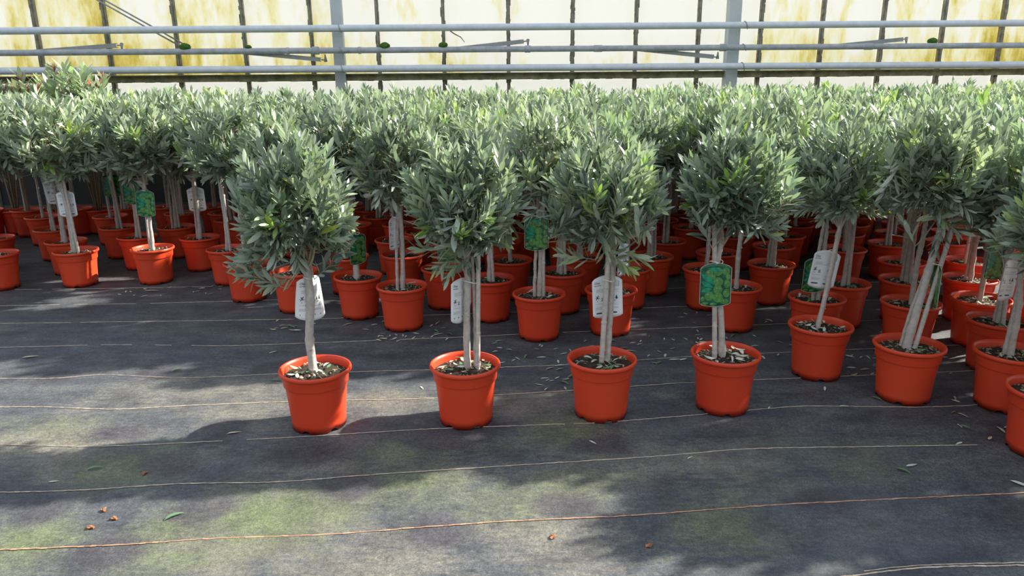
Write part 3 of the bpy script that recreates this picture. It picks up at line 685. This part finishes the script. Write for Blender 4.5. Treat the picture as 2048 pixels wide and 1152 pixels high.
# ---- patterns for the trees behind, shared by copies
def proto(seed, kind):
    r_ = random.Random(seed); lx, ly = r_.uniform(-.03, .03), r_.uniform(-.02, .02)
    top = (lx*.8, ly*.8, .67); st = []; cn = []
    st.append(stem_mesh([(lx*.2, 0, .2), (lx*.4 + .008, 0, .42), (lx*.7, 0, .58), top], .0135, .0105, seed))
    if kind in (1, 3): cn.append(cane_mesh((.024, -.006, .19), (lx + .02, -.008, .84), .0095, seed))
    if kind in (2, 3): st.append(stem_mesh([(-.026, .004, .2), (-.018, .004, .45), (lx*.8 - .004, 0, .68)], .009, .0075, seed+50))
    fl = crown(seed, 140, (.225, .225, .25, .29), .925 + r_.uniform(-.015, .02), top, lean=(lx, ly), fine=False)
    return st, cn, fl
PR = [proto(200 + k, k % 4) for k in range(8)]

mid = [  # x, y, yaw, pattern, label, tags
 (-3.64, 5.10, 'olive tree cut off by the left picture edge, orange pot on bare ground', []),
 (-3.12, 5.18, 'olive tree with a white tag in front of the left block, twin pale stems', [('w', (-.02, .03, .655), .0, -.02)]),
 (-3.39, 5.53, 'olive tree whose pot peeks just behind the far-left white tagged tree', [('w', (-.03, .0, .70), .5, -.1)]),
 (-3.78, 6.02, 'olive tree third deep behind the far-left white tagged tree', []),
 (-4.23, 6.62, 'olive tree fourth deep in the far-left file of pots', []),
 (-4.62, 7.02, 'olive tree deepest visible in the far-left file of pots', []),
 (-2.60, 5.24, 'olive tree with lower of two overlapping green olive tags, left block front', [('g', (.02, -.03, .655), .05, .05)]),
 (-2.92, 5.68, 'olive tree with upper of two overlapping green olive tags, left block', [('g', (.03, -.03, .675), .0, .08)]),
 (-3.27, 6.08, 'olive tree with a shaded green tag in the left block third row', [('g', (-.02, .03, .665), .2, .0)]),
 (-3.62, 6.62, 'olive tree with a sunlit pot rim deep in the left block', []),
 (-2.79, 6.07, 'olive tree behind the two overlapping green tags, straight single stem', []),
 (-2.41, 5.62, 'olive tree with white tag behind sunlit stem, left block second row', [('w', (.0, .03, .615), .1, -.02)]),
 (-2.04, 5.20, 'olive tree with a leaning twin stem left of the bright-rimmed pot', []),
 (-1.76, 4.77, 'olive tree in pot with sunlit inner rim, behind the low left branch', []),
 (-1.37, 4.52, 'olive tree whose pot stands directly behind the curved single trunk', []),
 (-.94, 4.38, 'olive tree with narrow turned green tag hanging low over its pot', [('g', (.01, -.03, .505), .95, .02)]),
 (-.64, 4.15, 'olive tree with thin edge-on white tag and dark cane, second row', [('w', (-.025, -.02, .64), 1.15, .03)]),
 (-.43, 4.57, 'olive tree with half-hidden green tag behind the front cane tree', [('g', (.03, -.03, .468), .1, .0)]),
 (-1.12, 4.92, 'olive tree right behind the narrow turned green tag', []),
 (-.75, 4.97, 'olive tree second in the file behind the edge-on white tag', []),
 (-.88, 5.46, 'olive tree third in the file behind the edge-on white tag', []),
 (-.13, 4.30, 'olive tree partly hidden right behind the second front tree', [('g', (.07, -.03, .62), .1, 1.2)]),
 (-.01, 4.78, 'olive tree on splayed twin stems left of the centre green tag', []),
 (.15, 3.96, 'olive tree with upright green olive tag in the picture centre', [('g', (-.015, -.03, .672), .0, .0)]),
 (.31, 4.45, 'olive tree with leaning stem just right of the centre green tag', []),
 (.47, 4.85, 'olive tree behind the low twigs right of the centre green tag', []),
 (.56, 4.03, 'olive tree with edge-on white tag behind the third front tree', [('w', (.052, -.02, .505), .95, .02)]),
 (.73, 4.53, 'olive tree whose pot shows right of the third front trunk', []),
 (.94, 4.85, 'olive tree in shaded gap, second pot right of third front trunk', []),
 (1.14, 5.34, 'olive tree in shaded gap, deepest pot right of third front trunk', []),
 (1.22, 4.50, 'olive tree left of the front green tag, wide pot in shade', []),
 (1.28, 4.08, 'olive tree partly hidden right behind the front green tag', []),
 (1.41, 4.94, 'olive tree two rows behind the front green tag', []),
 (1.66, 4.60, 'olive tree alone in the shaded gap right of the front green tag', []),
 (1.65, 3.84, 'olive tree with dark green tag left of the big white tag', [('g', (-.04, -.03, .46), .1, .02)]),
 (1.92, 4.13, 'olive tree hidden behind the big white tag, only pot right side seen', []),
 (2.10, 3.73, 'olive tree directly behind the thick-stemmed leaning tree', []),
 (2.31, 4.19, 'olive tree second in the file behind the thick-stemmed tree', []),
 (2.52, 4.64, 'olive tree third in the file behind the thick-stemmed tree', []),
 (2.69, 4.20, 'olive tree second behind the shaded olive picture tag at right', []),
 (2.94, 4.63, 'olive tree third behind the shaded olive picture tag at right', []),
 (2.50, 3.78, 'olive tree with shaded green olive tag near the right edge', [('g', (.03, -.03, .535), .1, .03)]),
 (2.37, 3.42, 'olive tree with short stems between white tag and green tag at right', []),
 (2.15, 2.99, 'olive tree with curling white tag at the right picture edge', [('w', (-.05, .03, .640), .55, .12)]),
 (2.03, 2.58, 'nearest olive tree, its pot cut by the right picture edge', []),
 (2.31, 5.02, 'olive tree fourth in the file behind the thick-stemmed tree', []),
 (-4.03, 5.66, 'olive tree second deep at the left picture edge', []),
]
LEAN = {12: .16, 24: .16, 17: .0, 43: -.0, 44: .0}
placed = [(a*.98, b*.98) for a, b in [(-.82, 2.87), (-.20, 2.90), (.38, 2.95), (.92, 3.0), (1.48, 3.37), (1.76, 3.09)]]
rg = random.Random(77)
def place(x, y, label, tags, k, group=None, lit=None):
    st, cn, fl = PR[k % 8]
    o = olive(x, y, label, st, cn, fl, k % 4, 3 + k % 3 if lit is None else lit, rg.uniform(0, 6.28), group)
    a = rg.uniform(0, 6.28) if not tags else rg.uniform(-.5, .5)
    setrot(o, ('trunk', 'bamboo_cane', 'branches', 'foliage'), a)
    s = rg.uniform(.98, 1.08) * (1 + min(.14, max(0, .045*(y-3.2)))) * (1.06 if x < -2.2 else 1)
    zs = rg.uniform(.97, 1.04) * (1 + min(.125, max(0, .05*(y-3.0))))
    for ch in o.children:
        if ch.name.split('.')[0] in ('foliage', 'branches'): ch.scale = (s*1.05, s*1.05, zs*1.04); ch.location.z = -(zs-1)*.45 - .035
        elif ch.name.split('.')[0] in ('trunk', 'bamboo_cane'): ch.scale = (1, 1, zs)
    for (kd, at_, yaw, tilt) in tags:
        make_tag(o, kd, at_, yaw, tilt, -.5, 0.); make_tie(o, (at_[0]*.5, at_[1]*.5, at_[2]+.003), .022, tuple(at_))
    placed.append((x*.98, y*.98)); return o
for k, (x, y, lb, tg) in enumerate(mid): place(x, y, lb, tg, k*3 + k//8, lit=(4 if y > 4.2 else 5))
mk = 0
j = 0
yy = 5.0
while yy < 7.55:
    xx = -6.3 + (.23 if j % 2 else 0)
    while xx < 6.6:
        px = xx + rg.uniform(-.035, .035); py = yy + K*xx*.8 + rg.uniform(-.03, .03) + .02
        wide = .72*py + .35
        limit = py < 7.45 + K*px
        side_ok = (px > 0 and py > 4.3) or (-1.3 < px <= 0 and py > 5.3) or (px <= -1.3 and py > 5.9)
        if abs(px) < wide and limit and side_ok and min(math.hypot(px*.98-a, py*.98-b) for a, b in placed) > .335:
            row = 'nearest' if py < 5.75 else ('middle' if py < 6.6 else 'rearmost')
            ang = px / py
            sec = 'left of the narrow steel post' if ang < -.22 else ('between the two steel posts' if ang < .29 else 'right of the wide steel post')
            place(px, py, 'olive tree packed in the %s rows of the block, %s' % (row, sec), [], mk*5 + j, 'packed olive trees, %s rows, %s' % (row, sec)); mk += 1
        xx += .43
    yy += .375; j += 1
# the right-hand flank of the block, at and beyond the picture edge
for (px, py) in [(2.9, 3.75), (2.78, 3.35), (2.55, 2.98), (2.45, 2.55), (3.1, 4.2), (3.35, 4.65), (3.3, 3.75), (3.2, 3.3), (3.0, 2.9), (2.9, 2.45), (2.4, 2.1)]:
    if min(math.hypot(px*.98-a, py*.98-b) for a, b in placed) > .36:
        place(px, py, 'olive tree on the right flank of the block beside the picture edge', [], mk*5, 'olive trees on the right flank'); mk += 1
for (px, py) in [(-4.15, 5.1), (-4.5, 5.6), (-4.85, 6.1)]:
    if min(math.hypot(px*.98-a, py*.98-b) for a, b in placed) > .36:
        place(px, py, 'olive tree on the left flank of the block beside the picture edge', [], mk*5, 'olive trees on the left flank'); mk += 1

# ------------------------------------------------------------------ oleanders rising at the far left
def oleander(x, y, h, seed, label):
    r_ = random.Random(seed); o = bpy.data.objects.new('potted_oleander', None); C.objects.link(o); o.location = (x, y, 0); tag(o, label, 'oleander')
    p = link('pot', POT, o); link('soil', SOIL[seed % 4], p)
    mb = MB(); lf = MB()
    for k in range(15):
        a = r_.uniform(0, 6.28); sp_ = r_.uniform(.04, .24); top = Vector((math.cos(a)*sp_, math.sin(a)*sp_, h*r_.uniform(.88, 1.0)))
        pts = [Vector((math.cos(a)*.02, math.sin(a)*.02, .2)), Vector((math.cos(a)*sp_*.5, math.sin(a)*sp_*.5, h*.6)), top]; mb.tube(pts, [.007, .005, .003], 6)
        d0 = (pts[2]-pts[1]).normalized()
        for w_ in range(11):
            c = pts[2] - d0*(w_*.035); ph = r_.uniform(0, 6)
            for q in range(3):
                b = ph + q*2.094; ang = .45 + .08*w_; out = Vector((math.cos(b), math.sin(b), 0)); ax = (d0*math.cos(ang) + out*math.sin(ang)).normalized()
                nr = (d0 - ax*d0.dot(ax)).normalized(); wv = nr.cross(ax); L = r_.uniform(.10, .15); W_ = L*.13
                vs_ = []
                for t, pw in ((0, .1), (.3, .8), (.6, 1), (.85, .6), (1, .05)):
                    for s in (-1, 1): vs_.append(c + ax*L*t + wv*s*W_*pw/1 - nr*(.02*t*t))
                tn = r_.uniform(.55, .92); lf.add(vs_, [(2*i, 2*i+2, 2*i+3, 2*i+1) for i in range(4)], a=tn)
        if k % 2 == 0:
            bd = MB()
            for q in range(14):
                b = Vector((r_.gauss(0, .012), r_.gauss(0, .012), r_.uniform(0, .05))); bd.tube([top + b*.15, top + b + Vector((0, 0, .012)), top + b*1.4 + Vector((0, 0, .03))], [.0015, .004, .0008], 5)
            link('flower_bud_cluster', bd.mesh('flower_bud_cluster', [M['bud']]), o)
    link('stems', mb.mesh('stems', [M['twig']]), o); link('foliage', lf.mesh('foliage', [M['leaf']], True, 'tone'), o)
oleander(-4.30, 6.72+.25, 1.44, 1, 'oleander bush with reddish bud tips, far left against the lowest pipe')
oleander(-3.93, 6.70+.3, 1.50, 2, 'tallest oleander with dark red tip overlapping the lowest pipe')
oleander(-4.72, 7.0, 1.42, 3, 'oleander bush cut by the left picture edge, beside reddish buds')

# ------------------------------------------------------------------ leaves and crumbs on the ground
LF = []
for k, mt in enumerate(['silver', 'silver', 'green', 'dry', 'silver', 'dry']):
    r_ = random.Random(k+3); v_, f_ = leaf_shape(r_.uniform(.045, .07), r_.uniform(.010, .015), .25, r_.uniform(-.5, .7)); mb = MB()
    n_ = len(v_); mb.add(v_, f_); me_ = mb.mesh('fallen_leaf', [M[mt]]); LF.append(me_)
lowz = [min(v.co.z for v in m_.vertices) for m_ in LF]
def fall(x, y, k, a, label, group=None, sc=1., tilt=0):
    o = link('fallen_leaf', LF[k]); o.location = (x, y, .0008 - lowz[k]*sc + abs(tilt)*.010); o.rotation_euler = (tilt, 0, a); o.scale = (sc,)*3; tag(o, label, 'leaf', group); return o
for (x, y, k, a, s, lb) in [(-1.11, 2.13, 2, .75, 1.1, 'slender green leaf alone on the mossy ground near bottom left'), (1.45, 2.42, 0, .3, 1, 'pale leaf, upper of a crossing pair on bare ground at lower right'), (1.40, 2.38, 2, -.9, .9, 'darker leaf, lower of a crossing pair on bare ground at lower right'), (1.76, 2.28, 0, -.9, 1.5, 'large pale leaf near the right picture edge below nearest pot'), (-1.54, 2.45, 2, .3, 1, 'green leaf on the vivid moss patch at left'), (.31, 2.62, 0, -.9, .8, 'small pale leaf in front of the third front pot'), (.66, 2.49, 4, .6, .6, 'small pale leaf on the marking thread right of centre'), (1.43, 2.93, 1, -.1, 1, 'pale leaf lying left of the largest right front pot'), (1.60, 3.00, 2, -.9, 1, 'green leaf touching the largest right front pot'), (-2.51, 3.62, 3, .3, 1.3, 'brownish leaf near the left edge above the third marking thread'), (-.42, 3.17, 1, -1.1, .8, 'pale curled leaf between the first two front pots'), (.82, 3.50, 0, .1, 1.3, 'pale leaf behind and left of the green tagged front tree'), (-1.66, 3.42, 2, .9, 1, 'green leaf standing out on dark ground left of first front pot'), (-1.12, 3.27, 2, -.1, 1, 'green leaf just left of the first front pot rim'), (-1.26, 3.66, 1, .8, 1, 'pale leaf between the back-row pots and first front pot'), (-1.13, 2.73, 3, .3, .9, 'brown withered leaf on the ground left of the first front pot base'), (1.10, 2.92, 4, 1.0, .6, 'tiny pale leaf right of the green tagged tree pot'), (1.42, 3.12, 4, 1.2, 1, 'pale leaf before the pot with the big white tag'), (-1.64, 2.36, 0, .2, .7, 'short pale leaf on the marking thread at far left'), (-2.47, 4.88, 3, .1, 1.6, 'bright yellowish leaf on the ground before the left block')]:
    fall(x, y, k, a, lb, None, s)
rl = random.Random(9)
zones = [((-2.7, 4.75, -1.5, 5.05), 26, 'small fallen leaf on the ground along the left block front', 'fallen leaves along the left block'),
         ((-1.4, 4.0, -.1, 4.25), 22, 'small fallen leaf among the second-row pots left of centre', 'fallen leaves left of centre'),
         ((-.75, 3.80, -.35, 3.98), 22, 'small fallen leaf in the heap before the edge-on white tag pot', 'fallen leaves before the second-row pot'),
         ((-.1, 3.45, 1.3, 3.85), 60, 'small fallen leaf strewn between the central pots', 'fallen leaves between the central pots'),
         ((1.0, 3.55, 1.5, 4.3), 26, 'small fallen leaf in the shaded gap right of the green tag', 'fallen leaves in the shaded gap'),
         ((1.62, 3.25, 2.2, 3.6), 20, 'small fallen leaf beside the pots at the right', 'fallen leaves beside the right pots'),
         ((.12, 3.12, .30, 3.45), 14, 'small fallen leaf piled at the left side of third front pot', 'fallen leaves by the third front pot'),
         ((1.7, 2.5, 2.1, 3.0), 12, 'small fallen leaf before the pots at the right picture edge', 'fallen leaves near the right edge')]
for (x0, y0, x1, y1), n_, lb, gp in zones:
    c = 0
    while c < n_:
        x = rl.uniform(x0, x1); y = rl.uniform(y0, y1)
        if min(math.hypot(x-a, y-b) for a, b in placed) < .15: continue
        fall(x, y, rl.choice((0, 0, 1, 2, 3, 4, 5)), rl.uniform(0, 6.28), lb, gp, rl.uniform(.6, 1.05), rl.uniform(-.25, .25)); c += 1
mb = MB()
for k in range(9):
    rot = Euler((rl.uniform(-.5, .5), rl.uniform(-.5, .5), rl.uniform(0, 6))).to_matrix(); mb.box((rl.uniform(-.009, .009), rl.uniform(-.006, .006), .004), (rl.uniform(.005, .014), rl.uniform(.004, .008), .003), rot)
CR = mb.mesh('brown_crumb', [M['crumb']], False)
for (x, y, lb) in [(-1.36, 2.17, 'uppermost rusty brown crumb in the trio on lower-left moss'), (-1.30, 2.12, 'middle brown crumb in the trio on lower-left moss'), (-1.35, 2.07, 'lowest brown crumb in the trio on lower-left moss'), (-1.34, 2.41, 'brown crumb under the green leaf on the left moss patch'), (.12, 2.0, 'reddish crumb on the ground at bottom centre'), (.41, 1.95, 'reddish crumb at the bottom, right of centre')]:
    o = link('bark_crumb', CR); o.location = (x, y, 0); o.rotation_euler.z = rl.uniform(0, 6); tag(o, lb, 'crumb')
print('trees', len(placed))
